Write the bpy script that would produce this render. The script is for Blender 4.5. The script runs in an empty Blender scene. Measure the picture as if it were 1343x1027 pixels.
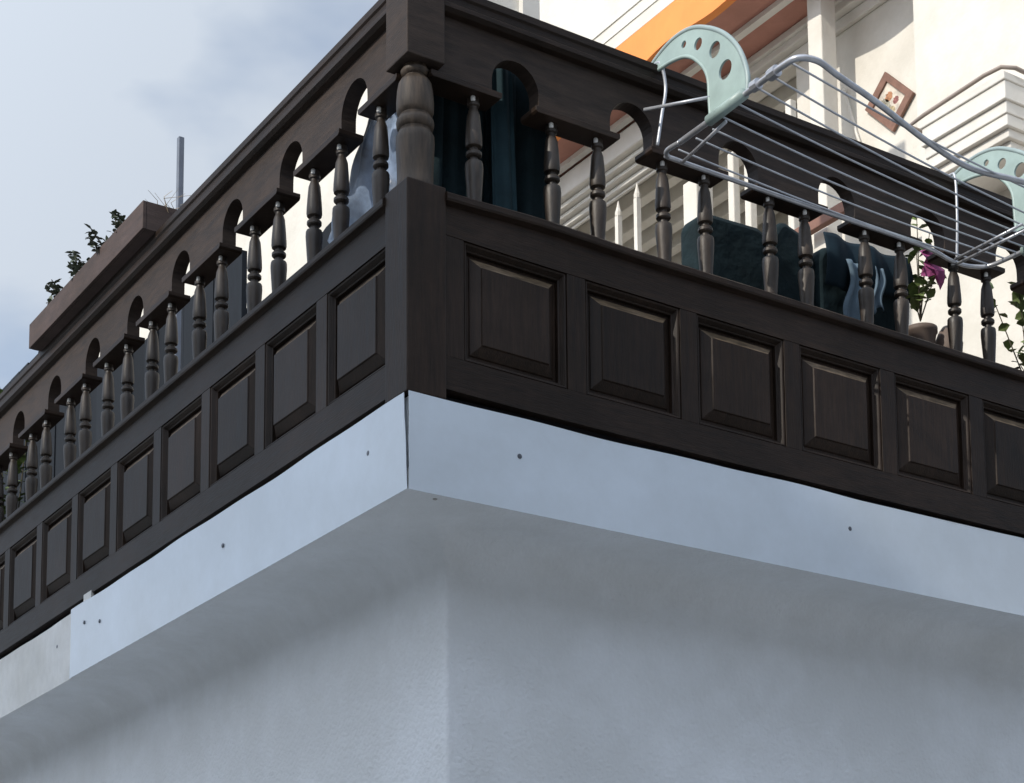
import bpy, bmesh, math, random
from mathutils import Vector, Matrix, noise
random.seed(7)
S = bpy.context.scene
COL = S.collection
PI = math.pi
R = math.radians

# ------------------------------------------------------------------ camera, sky, sun, exposure
def build_camera():
    yaw, pitch, roll = R(33.1576), R(7.215), R(-0.4202)
    f = Vector((math.cos(pitch)*math.sin(yaw), math.cos(pitch)*math.cos(yaw), math.sin(pitch)))
    r = Vector((math.cos(yaw), -math.sin(yaw), 0)); u = r.cross(f)
    c, s = math.cos(roll), math.sin(roll)
    r2 = c*r + s*u; u2 = -s*r + c*u
    cam = bpy.data.cameras.new('camera'); o = bpy.data.objects.new('camera', cam); COL.objects.link(o)
    m = Matrix((r2, u2, -f)).transposed().to_4x4(); m.translation = Vector((-2.2761, -3.9701, -1.5616))
    o.matrix_world = m
    cam.sensor_fit = 'HORIZONTAL'; cam.sensor_width = 36; cam.lens = 2369.0/1343*36
    cam.shift_y = (1129.1-513.5)/1343
    cam.clip_start = .05; cam.clip_end = 3000
    S.camera = o
build_camera()

SUN_EL, SUN_AZ = 31.0, 187.0        # azimuth of the sun, degrees counter-clockwise from +X
w = bpy.data.worlds.new('World'); S.world = w; w.use_nodes = True
nt = w.node_tree; nt.nodes.clear()
def N(nt, t, **k):
    n = nt.nodes.new(t)
    for a, b in k.items(): setattr(n, a, b)
    return n
def setup_world():
    L = nt.links.new
    out = N(nt, 'ShaderNodeOutputWorld'); bg = N(nt, 'ShaderNodeBackground'); bg.inputs[1].default_value = .15
    sky = N(nt, 'ShaderNodeTexSky', sky_type='NISHITA', sun_disc=False)
    sky.sun_elevation = R(SUN_EL); sky.sun_rotation = R(90-SUN_AZ); sky.air_density = 1.0; sky.dust_density = 1.2
    tc = N(nt, 'ShaderNodeTexCoord'); mp = N(nt, 'ShaderNodeMapping'); mp.inputs['Scale'].default_value = (1, 1, 2.0); mp.inputs['Location'].default_value = (.3, .1, .15)
    L(tc.outputs['Generated'], mp.inputs[0])
    n1 = N(nt, 'ShaderNodeTexNoise'); n1.inputs['Scale'].default_value = 2.6; n1.inputs['Detail'].default_value = 6; n1.inputs['Roughness'].default_value = .5
    L(mp.outputs[0], n1.inputs['Vector'])
    n2 = N(nt, 'ShaderNodeTexNoise'); n2.inputs['Scale'].default_value = 9; n2.inputs['Detail'].default_value = 4
    L(mp.outputs[0], n2.inputs['Vector'])
    ad = N(nt, 'ShaderNodeMath', operation='MULTIPLY_ADD'); ad.inputs[1].default_value = .42
    L(n2.outputs[0], ad.inputs[0]); L(n1.outputs[0], ad.inputs[2])
    cr = N(nt, 'ShaderNodeValToRGB'); cr.color_ramp.elements[0].position = .58; cr.color_ramp.elements[1].position = .80
    cr.color_ramp.elements[0].color = (.28, .28, .28, 1); cr.color_ramp.elements[1].color = (1, 1, 1, 1)
    L(ad.outputs[0], cr.inputs[0])
    mx = N(nt, 'ShaderNodeMixRGB'); mx.inputs[2].default_value = (3.55, 3.78, 4.45, 1)
    dt = N(nt, 'ShaderNodeVectorMath', operation='DOT_PRODUCT'); dt.inputs[1].default_value = (math.cos(R(SUN_EL))*math.cos(R(SUN_AZ)), math.cos(R(SUN_EL))*math.sin(R(SUN_AZ)), math.sin(R(SUN_EL)))
    L(tc.outputs['Generated'], dt.inputs[0])
    mr = N(nt, 'ShaderNodeMapRange'); mr.interpolation_type = 'SMOOTHSTEP'; mr.inputs[1].default_value = -.3; mr.inputs[2].default_value = 1.0; mr.inputs[3].default_value = .90; mr.inputs[4].default_value = 2.3
    L(dt.outputs['Value'], mr.inputs[0])
    sc = N(nt, 'ShaderNodeVectorMath', operation='SCALE'); sc.inputs[0].default_value = (3.65, 4.05, 4.6); L(mr.outputs[0], sc.inputs['Scale']); L(sc.outputs[0], mx.inputs[2])
    L(cr.outputs[0], mx.inputs[0]); L(sky.outputs[0], mx.inputs[1]); L(mx.outputs[0], bg.inputs[0]); L(bg.outputs[0], out.inputs[0])
setup_world()
sl = bpy.data.lights.new('sun', 'SUN'); sl.energy = 2.7; sl.angle = R(.5); sl.color = (1.0, .93, .82)
so = bpy.data.objects.new('sun', sl); COL.objects.link(so)
sd = Vector((math.cos(R(SUN_EL))*math.cos(R(SUN_AZ)), math.cos(R(SUN_EL))*math.sin(R(SUN_AZ)), math.sin(R(SUN_EL))))
so.rotation_euler = sd.to_track_quat('Z', 'Y').to_euler(); so.location = sd*30
S.view_settings.view_transform = 'Standard'; S.view_settings.look = 'None'; S.view_settings.gamma = 1
S.view_settings.exposure = 0.24
S.render.engine = 'CYCLES'

# ------------------------------------------------------------------ materials
def mat(name, col, rough=.6, spec=.5, metal=0, noise_s=8, var=.15, bump=.1, bump_s=60, stretch=(1, 1, 1), col2=None, stain=0, coat=0, alpha=1, trans=0, detail=5, obvar=0, bdist=.002):
    m = bpy.data.materials.new(name); m.use_nodes = True; t = m.node_tree; L = t.links.new
    b = t.nodes['Principled BSDF']; b.inputs['Roughness'].default_value = rough; b.inputs['Metallic'].default_value = metal
    b.inputs['Specular IOR Level'].default_value = spec
    b.inputs['Coat Weight'].default_value = coat; b.inputs['Transmission Weight'].default_value = trans; b.inputs['Alpha'].default_value = alpha
    tc = N(t, 'ShaderNodeTexCoord'); mp = N(t, 'ShaderNodeMapping'); mp.inputs['Scale'].default_value = stretch
    geo = N(t, 'ShaderNodeNewGeometry'); L(geo.outputs['Position'], mp.inputs[0])
    n = N(t, 'ShaderNodeTexNoise'); n.inputs['Scale'].default_value = noise_s; n.inputs['Detail'].default_value = detail; n.inputs['Roughness'].default_value = .6
    L(mp.outputs[0], n.inputs['Vector'])
    cr = N(t, 'ShaderNodeValToRGB'); cr.color_ramp.elements[0].position = .3; cr.color_ramp.elements[1].position = .72
    c2 = col2 or tuple(min(1, c*(1+var)) for c in col); c1 = tuple(c*(1-var) for c in col)
    cr.color_ramp.elements[0].color = (*c1, 1); cr.color_ramp.elements[1].color = (*c2, 1)
    L(n.outputs[0], cr.inputs[0]); last = cr.outputs[0]
    if stain:
        s = N(t, 'ShaderNodeTexNoise'); s.inputs['Scale'].default_value = 2.3; s.inputs['Detail'].default_value = 8; s.inputs['Roughness'].default_value = .7
        L(geo.outputs['Position'], s.inputs['Vector'])
        r2 = N(t, 'ShaderNodeValToRGB'); r2.color_ramp.elements[0].position = .42; r2.color_ramp.elements[1].position = .68
        r2.color_ramp.elements[0].color = (1-stain, 1-stain*1.05, 1-stain*1.2, 1); r2.color_ramp.elements[1].color = (1, 1, 1, 1)
        L(s.outputs[0], r2.inputs[0])
        mm = N(t, 'ShaderNodeMixRGB', blend_type='MULTIPLY'); mm.inputs[0].default_value = 1
        L(last, mm.inputs[1]); L(r2.outputs[0], mm.inputs[2]); last = mm.outputs[0]
    if obvar:
        oi = N(t, 'ShaderNodeObjectInfo'); mr = N(t, 'ShaderNodeMapRange'); mr.inputs[3].default_value = 1-obvar; mr.inputs[4].default_value = 1+obvar
        L(oi.outputs['Random'], mr.inputs[0]); hs = N(t, 'ShaderNodeHueSaturation'); L(mr.outputs[0], hs.inputs['Value']); L(last, hs.inputs['Color']); last = hs.outputs[0]
    L(last, b.inputs['Base Color'])
    if bump:
        bn = N(t, 'ShaderNodeTexNoise'); bn.inputs['Scale'].default_value = bump_s; bn.inputs['Detail'].default_value = 5
        L(mp.outputs[0], bn.inputs['Vector'])
        bp = N(t, 'ShaderNodeBump'); bp.inputs['Strength'].default_value = bump; bp.inputs['Distance'].default_value = bdist
        L(bn.outputs[0], bp.inputs['Height']); L(bp.outputs[0], b.inputs['Normal'])
        rr = N(t, 'ShaderNodeMapRange'); rr.inputs[3].default_value = max(.02, rough-.1); rr.inputs[4].default_value = min(1, rough+.12)
        L(n.outputs[0], rr.inputs[0]); L(rr.outputs[0], b.inputs['Roughness'])
    return m
WC = (.031, .019, .0135)
wood_h = mat('dark_wood_along', WC, .5, .22, noise_s=9, var=.42, bump=.5, bump_s=30, stretch=(1, 1, 11), stain=.45, obvar=.15, detail=9)
wood_v = mat('dark_wood_upright', WC, .5, .22, noise_s=9, var=.42, bump=.5, bump_s=30, stretch=(9, 9, .7), stain=.45, obvar=.22, detail=9)
wood_highlight = mat('bevel_highlight_wood', (.24, .18, .13), .6, .3, noise_s=22, var=.7, bump=.5, bump_s=30, stretch=(1, 1, 6), stain=.5, detail=9)  # lighter copy of the wood, for highlights painted on the panels
wood_top = mat('weathered_frieze_wood', (.044, .031, .025), .6, .24, noise_s=9, var=.4, bump=.4, bump_s=45, stretch=(1, 1, 7), stain=.25)
wood_turn = mat('turned_wood', (.038, .028, .021), .46, .45, noise_s=14, var=.5, bump=.25, bump_s=60, stretch=(3, 3, 1), obvar=.2)
wood_worn = mat('worn_turned_wood', (.060, .043, .030), .55, .4, noise_s=14, var=.6, bump=.3, bump_s=50, stretch=(5, 5, .7))
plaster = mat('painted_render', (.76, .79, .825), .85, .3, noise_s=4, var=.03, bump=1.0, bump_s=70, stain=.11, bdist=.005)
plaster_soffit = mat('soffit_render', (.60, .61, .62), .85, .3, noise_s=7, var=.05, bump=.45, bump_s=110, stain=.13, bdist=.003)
white_wall = mat('white_wall', (.76, .735, .68), .85, .3, noise_s=3, var=.05, bump=.5, bump_s=35, stain=.12, bdist=.004)
white_trim = mat('white_trim', (.78, .76, .72), .7, .3, noise_s=4, var=.05, bump=.1, stain=.12)
orange = mat('orange_paint', (.92, .33, .10), .8, .3, noise_s=4, var=.05, bump=.2, stain=.08)
shaded_orange = mat('shaded_orange_paint', (.50, .25, .20), .8, .3, noise_s=4, var=.08, bump=.2, stain=.15)
metal_white = mat('white_sheet_metal', (.64, .71, .79), .2, .5, noise_s=3, var=.03, bump=.25, bump_s=3.5, stain=.09, bdist=.012)
metal_old = mat('old_sheet_metal', (.70, .70, .69), .4, .5, noise_s=9, var=.10, bump=.25, bump_s=7, stain=.22, bdist=.01)
screw_m = mat('screw_metal', (.12, .13, .15), .4, .5, metal=.6, bump=0)
galv = mat('coated_wire', (.48, .50, .54), .35, .5, metal=.35, noise_s=20, var=.15, bump=0)
tube_m = mat('tube_metal', (.50, .51, .54), .3, .5, metal=.6, noise_s=20, var=.2, bump=0)
mint = mat('mint_plastic', (.36, .47, .45), .4, .5, noise_s=12, var=.12, bump=.05, stain=.1)
mint_d = mat('grey_plastic_edge', (.30, .38, .38), .4, .5, noise_s=12, var=.1, bump=0)
teal = mat('dark_teal_cloth', (.011, .023, .028), .85, .2, noise_s=10, var=.3, bump=.8, bump_s=16, bdist=.012)
teal2 = mat('blue_teal_cloth', (.022, .048, .060), .8, .2, noise_s=10, var=.25, bump=.3, bump_s=90)
navy = mat('navy_cloth', (.013, .028, .042), .85, .2, noise_s=10, var=.3, bump=.3, bump_s=90)
paleblue = mat('pale_blue_cloth', (.16, .23, .30), .8, .2, noise_s=10, var=.2, bump=.2, bump_s=60)
film = mat('blue_plastic_film', (.22, .29, .41), .35, .5, noise_s=9, var=.6, bump=.8, bump_s=18, alpha=.88, bdist=.01)
board_m = mat('dark_boards', (.013, .016, .021), .7, .15, noise_s=10, var=.3, bump=.3, stretch=(6, 6, .8), obvar=.35)
brown_band = mat('brown_paint', (.24, .13, .10), .7, .3, bump=.1)
planter_m = mat('planter_wood', (.085, .060, .055), .7, .3, noise_s=9, var=.25, bump=.3, stretch=(1, 1, 5), stain=.3)
soil = mat('soil', (.05, .035, .025), 1, .1, bump=.5)
leaf_d = mat('dark_leaf', (.10, .12, .085), .6, .4, noise_s=30, var=.4, bump=0, obvar=.3)
leaf_g = mat('green_leaf', (.13, .18, .06), .6, .4, noise_s=30, var=.4, bump=0)
leaf_dry = mat('dry_grass', (.42, .34, .24), .8, .3, noise_s=30, var=.3, bump=0)
pink = mat('pink_petal', (.52, .12, .34), .6, .4, noise_s=30, var=.3, bump=0)
stem_m = mat('stem', (.08, .07, .05), .8, .3, bump=0)
pot_m = mat('pot_grey', (.17, .13, .11), .6, .4, bump=.1)
dull_film = mat('dull_film', (.57, .63, .71), .5, .4, noise_s=14, var=.15, bump=.1)
glint_m = mat('pale_glint', (.80, .79, .76), .4, bump=0)
pole_m = mat('grey_pole', (.16, .18, .22), .5, .5, metal=.2, bump=0)
ground_m = mat('street_paving', (.42, .41, .39), .9, .3, noise_s=2, var=.12, bump=.4, bump_s=30, stain=.15)
paving_m = mat('pale_street_paving', (.36, .36, .36), .9, .3, noise_s=2, var=.1, bump=.4, bump_s=30, stain=.1)
floor_m = mat('terrace_floor', (.13, .09, .07), .7, .3, noise_s=5, var=.2, bump=.2)
asphalt = mat('asphalt', (.06, .06, .06), .9, .3, noise_s=12, var=.2, bump=.5, bump_s=60)
glass_m = mat('window_glass', (.03, .04, .05), .08, .6, bump=0)
facade_m = mat('cream_facade', (.66, .62, .54), .85, .3, noise_s=1.5, var=.06, bump=.2, stain=.1)
tile_m = mat('roof_tile', (.35, .14, .08), .8, .3, noise_s=4, var=.3, bump=.3)
frame_m = mat('picture_frame', (.22, .12, .09), .6, .4, noise_s=20, var=.2, bump=.1)
void_m = mat('gap_black', (.012, .012, .014), .9, .1, bump=0)

# ------------------------------------------------------------------ mesh helpers
class MB:
    def __init__(s): s.v = []; s.f = []
    def add(s, v, f):
        k = len(s.v); s.v += [tuple(p) for p in v]; s.f += [tuple(i+k for i in q) for q in f]; return s
    def box(s, x0, x1, y0, y1, z0, z1):
        return s.add([(x0, y0, z0), (x1, y0, z0), (x1, y1, z0), (x0, y1, z0), (x0, y0, z1), (x1, y0, z1), (x1, y1, z1), (x0, y1, z1)],
                     [(0, 3, 2, 1), (4, 5, 6, 7), (0, 1, 5, 4), (1, 2, 6, 5), (2, 3, 7, 6), (3, 0, 4, 7)])
    def sbox(s, x0, x1, y0, y1, z0, z1, n=16):       # a box cut into n slices along x
        v = []; f = []
        for i in range(n+1):
            x = x0+(x1-x0)*i/n; v += [(x, y0, z0), (x, y1, z0), (x, y1, z1), (x, y0, z1)]
            if i:
                a = 4*(i-1); b = 4*i
                for j in range(4): f.append((a+j, a+(j+1) % 4, b+(j+1) % 4, b+j))
        f += [(0, 3, 2, 1), (4*n, 4*n+1, 4*n+2, 4*n+3)]
        return s.add(v, f)
    def prism(s, pts, d0, d1):                        # outline in (t,z), extruded along d
        n = len(pts)
        v = [(a, d0, b) for a, b in pts]+[(a, d1, b) for a, b in pts]
        f = [tuple(range(n)), tuple(range(2*n-1, n-1, -1))]+[(i, (i+1) % n, n+(i+1) % n, n+i) for i in range(n)]
        return s.add(v, f)
    def lathe(s, prof, c=(0, 0, 0), seg=20):
        v = []; f = []
        for r, z in prof:
            for k in range(seg):
                a = 2*PI*k/seg; v.append((c[0]+r*math.cos(a), c[1]+r*math.sin(a), c[2]+z))
        m = len(prof)
        for i in range(m-1):
            for k in range(seg):
                a = i*seg+k; b = i*seg+(k+1) % seg; f.append((a, b, b+seg, a+seg))
        f += [tuple(range(seg-1, -1, -1)), tuple(range((m-1)*seg, m*seg))]
        return s.add(v, f)
    def tube(s, pts, r, seg=8, r1=None):
        pts = [Vector(p) for p in pts]; v = []; f = []; n = len(pts); prev = None
        for i, p in enumerate(pts):
            d = (pts[min(i+1, n-1)]-pts[max(i-1, 0)]).normalized()
            a = prev if prev is not None else (Vector((0, 0, 1)) if abs(d.z) < .9 else Vector((1, 0, 0)))
            x = (a-d*a.dot(d)).normalized(); prev = x; y = d.cross(x)
            rr = r if r1 is None else r+(r1-r)*i/(n-1)
            for k in range(seg):
                t = 2*PI*k/seg; v.append(p+(x*math.cos(t)+y*math.sin(t))*rr)
            if i:
                for k in range(seg):
                    q = (i-1)*seg+k; q2 = (i-1)*seg+(k+1) % seg; f.append((q, q2, q2+seg, q+seg))
        f += [tuple(range(seg-1, -1, -1)), tuple(range((n-1)*seg, n*seg))]
        return s.add(v, f)
    def mesh(s, name, m, fn=None, smooth=False):
        me = bpy.data.meshes.new(name)
        v = [fn(p) for p in s.v] if fn else s.v
        me.from_pydata(v, [], s.f); me.materials.append(m)
        bm = bmesh.new(); bm.from_mesh(me); bmesh.ops.recalc_face_normals(bm, faces=bm.faces); bm.to_mesh(me); bm.free()
        if smooth:
            for p in me.polygons: p.use_smooth = True
        me.update(); return me
def link(name, me, parent=None, bevel=0, loc=None):
    o = bpy.data.objects.new(name, me); COL.objects.link(o)
    if parent: o.parent = parent
    if loc: o.location = loc
    if bevel:
        b = o.modifiers.new('bevel', 'BEVEL'); b.width = bevel; b.segments = 2; b.limit_method = 'ANGLE'; b.angle_limit = R(40)
    return o
def smooth_angle(o, ang=35):
    me = o.data
    for p in me.polygons: p.use_smooth = True
    bm = bmesh.new(); bm.from_mesh(me)
    for e in bm.edges:
        if len(e.link_faces) == 2 and e.calc_face_angle(0) > R(ang): e.smooth = False
    bm.to_mesh(me); bm.free()
def tag(o, label=None, cat=None, group=None, kind=None):
    if label: o['label'] = label
    if cat: o['category'] = cat
    if group: o['group'] = group
    if kind: o['kind'] = kind
    return o
def empty(name, loc, label, cat, group=None):
    o = bpy.data.objects.new(name, None); o.empty_display_size = .1; COL.objects.link(o); o.location = loc
    return tag(o, label, cat, group)
def part(name, mb, m, parent, fn=None, bevel=0, smooth=False):
    """mesh given in world space, child of parent (parents are only translated)"""
    off = Vector(parent.location) if parent else Vector((0, 0, 0))
    q = parent
    while q and q.parent: q = q.parent; off += Vector(q.location)
    g = (lambda p: tuple(Vector(fn(p))-off)) if fn else (lambda p: tuple(Vector(p)-off))
    o = link(name, mb.mesh(name, m, g, smooth), parent, bevel)
    return o
bpy.context.view_layer.update()

# ------------------------------------------------------------------ ground and street
GZ = -3.15
tag(part('ground', MB().box(-600, 600, -600, 600, GZ-.6, GZ-.16), asphalt, None), kind='structure')
tag(part('pavement', MB().box(-1.9, 30, -1.9, 30, GZ-.2, GZ), ground_m, None), kind='structure')
tag(part('road', MB().box(-19.5, 60, -40, 60, GZ-.17, GZ-.14), paving_m, None), kind='structure')
tag(part('plaza', MB().box(-40, 60, -60, -7, GZ-.2, GZ+.0), ground_m, None), kind='structure')

# side transforms: local (t along face, d inwards, z)
def RF(p): return (p[0], p[1], p[2])
def LF(p): return (p[1], p[0], p[2])
def sag(p):
    t = max(0, p[0])
    return (p[0], p[1], p[2]+.018*math.exp(-t/.45)-.006*t-.002)
def RS(p): return sag(p)
def SS(p): return (p[0], p[1], p[2]-.004-.003*max(0, p[0])+.008*math.exp(-((p[0]-.45)/.22)**2))

# ------------------------------------------------------------------ ground-floor building under the balcony
def lower_house():
    h = empty('corner_house', (2, 2, GZ), 'pale rendered corner of the ground floor wall under the wooden balcony', 'house')
    D = .297
    mb = MB()
    # wall with a small cove at the soffit, swept round the corner
    prof = [(D, GZ), (D, -.125)]
    for i in range(1, 13):
        a = i/12*PI/2; prof.append((D-.115*(1-math.cos(a)), -.125+.13*math.sin(a)))
    prof.append((D-.125, .0055)); prof.append((.004, .0056))
    v = []; f = []; E = 9.0
    n = len(prof)
    K = 14
    rows = []
    for (d, z) in prof:
        row = [(d, E, z)]
        rr = .012
        row.append((d, d+rr, z))
        for k in range(1, 4):
            a = PI+k/4*PI/2; row.append((d+rr+rr*math.cos(a), d+rr+rr*math.sin(a), z))
        row.append((d+rr, d, z)); row.append((E, d, z)); rows.append(row)
    m = len(rows[0])
    for row in rows: v += row
    for i in range(n-1):
        for k in range(m-1):
            a = i*m+k; f.append((a, a+1, a+m+1, a+m))
    mb.add(v, f)
    o = part('wall', mb, plaster, h); smooth_angle(o, 30)
    s = MB()
    z = .038
    s.box(.003, D+.02, .003, E, z-.032, z+.02); s.box(D+.02, E, .003, D+.02, z-.032, z+.02)
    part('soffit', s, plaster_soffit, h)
    part('balcony_slab', MB().box(.012, 9, .012, 9, .0585, .262), plaster, h)
    # small chips and blisters in the soffit near the corner
    cm = mat('chip_grey', (.38, .37, .36), .9, bump=0)
    for (x, y, r) in ((.11, .045, .007),):
        part('chip', MB().lathe([(r, 0), (r*.8, -.002), (0.0005, -.003)], (x, y, z-.0328), 7), cm, h)
lower_house()

# ------------------------------------------------------------------ metal fascia cladding
def fascia():
    f = empty('fascia_cladding', (0, 0, 0), 'white metal sheet cladding screwed along the slab edge under the dark balcony', 'cladding')
    def sheet(name, t0, t1, d, ztop, zbot, side, m, taper=0, wav=.0025, seed=0, ngap=0):
        mb = MB(); n = max(12, int((t1-t0)*16)); v = []; q = []
        for i in range(n+1):
            t = t0+(t1-t0)*i/n
            zt = ztop+wav*math.sin(t*5.1+seed)+wav*.6*math.sin(t*13+seed*2)
            if t < .35 and taper: zt -= .0
            dz = -.0055*t if side is RF else 0
            for k in range(5):
                z = zbot+(zt-zbot)*k/4
                tt = t
                if i == 0: tt = t+taper*(k/4)**1.4+(.0015*math.sin(k*2.7) if 0 < k < 4 else 0)
                bow = .0022*math.sin(t*4.3+seed)*math.sin(k/4*PI)
                v.append((tt, d-bow, z+dz)); v.append((tt, d+.0016-bow, z+dz))
        m_ = 10
        for i in range(n):
            for k in range(4):
                a = i*m_+2*k; b = a+m_
                q += [(a, b, b+2, a+2), (a+1, a+3, b+3, b+1)]
            a = i*m_; b = a+m_
            q += [(a, a+1, b+1, b), (a+8, b+8, b+9, a+9)]
        for k in range(4):
            a = 2*k; q.append((a, a+2, a+3, a+1)); a = n*m_+2*k; q.append((a, a+1, a+3, a+2))
        mb.add(v, q)
        return part(name, mb, m, f, fn=side, smooth=False)
    a = sheet('metal_sheet', .001, 6.0, -.004, .2655, .0, RF, metal_white, taper=.0, seed=1.3)
    b = sheet('metal_sheet', -.002, 2.575, -.004, .266, .0, LF, metal_white, taper=.016, seed=.4)
    c = sheet('metal_sheet', 2.555, 6.2, .0015, .256, .0, LF, metal_old, seed=2.2)
    c['label'] = 'older duller sheet tucked behind the newer one'
    for s_ in (a, b, c): smooth_angle(s_, 40)
    # little white packing tab standing up behind the joint on the left
    part('packing_tab', MB().box(.004, .016, 2.38, 2.46, .255, .30), metal_old, f)
    def screws(parent, side, pts, d):
        for t, z in pts:
            mb = MB(); v = []; q = []
            seg = 10
            for r, dd in ((.0075, d), (.0070, d-.0025), (.004, d-.0036)):
                for k in range(seg):
                    an = 2*PI*k/seg; v.append((t+r*math.cos(an), dd, z+r*math.sin(an)))
            for i in range(2):
                for k in range(seg):
                    aa = i*seg+k; bb = i*seg+(k+1) % seg; q.append((aa, bb, bb+seg, aa+seg))
            q.append(tuple(range(2*seg, 3*seg)))
            mb.add(v, q); part('screw', mb, screw_m, parent, fn=side)
    screws(a, RF, [(.349, .154), (1.574, .155), (2.8, .15)], -.004)
    screws(b, LF, [(.207, .16), (1.166, .152), (2.26, .153), (2.423, .185)], -.004)
    screws(c, LF, [(2.734, .159), (3.9, .15)], .0015)
fascia()

# ------------------------------------------------------------------ the wooden balcony
BAL = empty('wooden_balcony', (0, 0, .262), 'dark stained wooden balcony with turned balusters, small arches and raised panels', 'balcony')
LEND, REND = 5.9, 3.9
def balcony():
    Bp = lambda name, mb, m, fn=None, bevel=.0025, parent=BAL: part(name, mb, m, parent, fn, bevel)
    # corner post: lower block, turned column, upper block
    Bp('corner_post', MB().box(-.004, .118, -.004, .118, .268, .866), wood_v, bevel=.004)
    p = [(.044, 0), (.051, .003), (.0515, .012), (.0495, .018), (.0500, .05), (.0520, .10), (.0535, .135), (.0525, .152), (.048, .161), (.0435, .165), (.0435, .172), (.049, .175), (.0515, .183), (.0525, .191), (.051, .199), (.047, .204), (.0435, .207), (.0435, .213), (.0485, .217), (.0515, .226), (.052, .25), (.0495, .285), (.046, .305), (.040, .316), (.031, .322), (.030, .328), (.037, .332), (.040, .343), (.034, .352), (.033, .362)]
    o = Bp('turned_column', MB().lathe([(r, z) for r, z in p], (.055, .055, .8655), 40), wood_worn, bevel=0); smooth_angle(o, 50)
    Bp('upper_post', MB().box(-.003, .116, -.003, .116, 1.222, 2.3), wood_top, bevel=.003)
    # glints: painted in as pale dots at the baluster tops
    # handrail cap on both sides (profile in d,z swept along t)
    capp = [(.0, 1.40), (.0, 1.412), (.006, 1.418), (.006, 1.436), (.000, 1.441), (.0, 1.462), (.13, 1.462), (.13, 1.40), (.05, 1.385), (.012, 1.392)]
    def sweep(prof, t0, t1, n=1):
        v = []; q = []; k = len(prof)
        for i in range(n+1):
            t = t0+(t1-t0)*i/n
            v += [(t, d, z) for d, z in prof]
            if i:
                for j in range(k): q.append(((i-1)*k+j, (i-1)*k+(j+1) % k, i*k+(j+1) % k, i*k+j))
        q += [tuple(range(k)), tuple(range((n+1)*k-1, n*k-1, -1))]
        return MB().add(v, q)
    Bp('handrail', sweep(capp, .117, LEND), wood_h, LF, .001)
    Bp('handrail', sweep(capp, .117, REND), wood_h, RF, .001)
    # frieze boards with arches cut out
    arcL = [.361, .772, 1.200, 1.630, 2.052, 2.492, 2.93, 3.386, 3.82, 4.25, 4.68, 5.11]
    arcR = [.368, .778, 1.188, 1.596, 2.005, 2.41, 2.82, 3.23]
    ZB, ZS, AR = 1.207, 1.25, .079
    def frieze(arcs, t0, t1, fn):
        pts = [(t0, 1.42), (t0, ZB)]
        for c in arcs:
            pts.append((c-AR, ZB))
            for k in range(13):
                a = PI-PI*k/12; pts.append((c+AR*math.cos(a), ZS+AR*math.sin(a)*1.0))
            pts.append((c+AR, ZB))
        pts += [(t1, ZB), (t1, 1.42)]
        # break the long outline into one prism per bay
        mb = MB(); cuts = [t0]+[(a+b)/2 for a, b in zip(arcs, arcs[1:])]+[t1]
        for c, a, b in zip(arcs, cuts, cuts[1:]):
            pp = [(a, 1.395), (a, ZB), (c-AR, ZB)]+[(c+AR*math.cos(PI-PI*k/16), ZS+AR*math.sin(PI*k/16)) for k in range(17)]+[(c+AR, ZB), (b, ZB), (b, 1.395)]
            mb.prism(pp, .03, .078)
        o = part('frieze_board', mb, wood_top, BAL, fn)
        me = o.data; bm = bmesh.new(); bm.from_mesh(me); bmesh.ops.remove_doubles(bm, verts=bm.verts, dist=1e-5); bm.to_mesh(me); bm.free()
    frieze(arcL, .114, LEND, LF); frieze(arcR, .114, REND, RF)
    balL = [.241, .481, .649, .890, 1.077, 1.323, 1.506, 1.753, 1.93, 2.171, 2.374, 2.612, 2.789, 3.071, 3.255, 3.521, 3.71, 3.95, 4.12, 4.38, 4.55, 4.81, 4.98, 5.24, 5.41]
    balR = [.243, .507, .664, .909, 1.067, 1.323, 1.476, 1.733, 1.888, 2.14, 2.299, 2.54, 2.70, 2.94, 3.10]
    # cap plates over each pair
    def plates(arcs, fn, t0, t1, over=.022):
        ed = [t0]
        for c in arcs: ed += [c-AR+over, c+AR-over]
        ed.append(t1)
        for i in range(0, len(ed)-1, 2):
            mb = MB().prism([(ed[i], 1.2065), (ed[i], 1.193), (ed[i]+.006, 1.187), (ed[i+1]-.006, 1.187), (ed[i+1], 1.193), (ed[i+1], 1.2065)], .010, .092)
            Bp('cap_plate', mb, wood_h, fn, .0015)
    plates(arcL, LF, .08, LEND); plates(arcR, RF, .08, REND)
    # balusters: one lathe mesh, shared
    bp = [(.0190, 0), (.0200, .006), (.0165, .011), (.0158, .020), (.0175, .05), (.0205, .10), (.0222, .132), (.0215, .148), (.0200, .152), (.0105, .157), (.0100, .166), (.0165, .168), (.0192, .172), (.0192, .180), (.0165, .184), (.0100, .186), (.0100, .195), (.0190, .198), (.0205, .206), (.0200, .225), (.0178, .262), (.0155, .292), (.0135, .306), (.0118, .311), (.0118, .316), (.0172, .319), (.0180, .327), (.0165, .333), (.0165, .345)]
    # flip: photo shows the groove pair about the middle and a wide shoulder below it
    me = MB().lathe([(r_*1.17 if z_ < .30 else r_, z_) for r_, z_ in bp], (0, 0, 0), 22).mesh('baluster', wood_turn, smooth=True)
    tmp = bpy.data.objects.new('tmp', me); smooth_angle(tmp, 38); bpy.data.objects.remove(tmp)
    glint = MB().lathe([(.0055, 0), (.0068, .002), (.0068, .0125), (.005, .0152)], (0, 0, 0), 8).mesh('glint', glint_m, smooth=True)  # small pale dot standing in for a glint on the baluster neck
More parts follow.
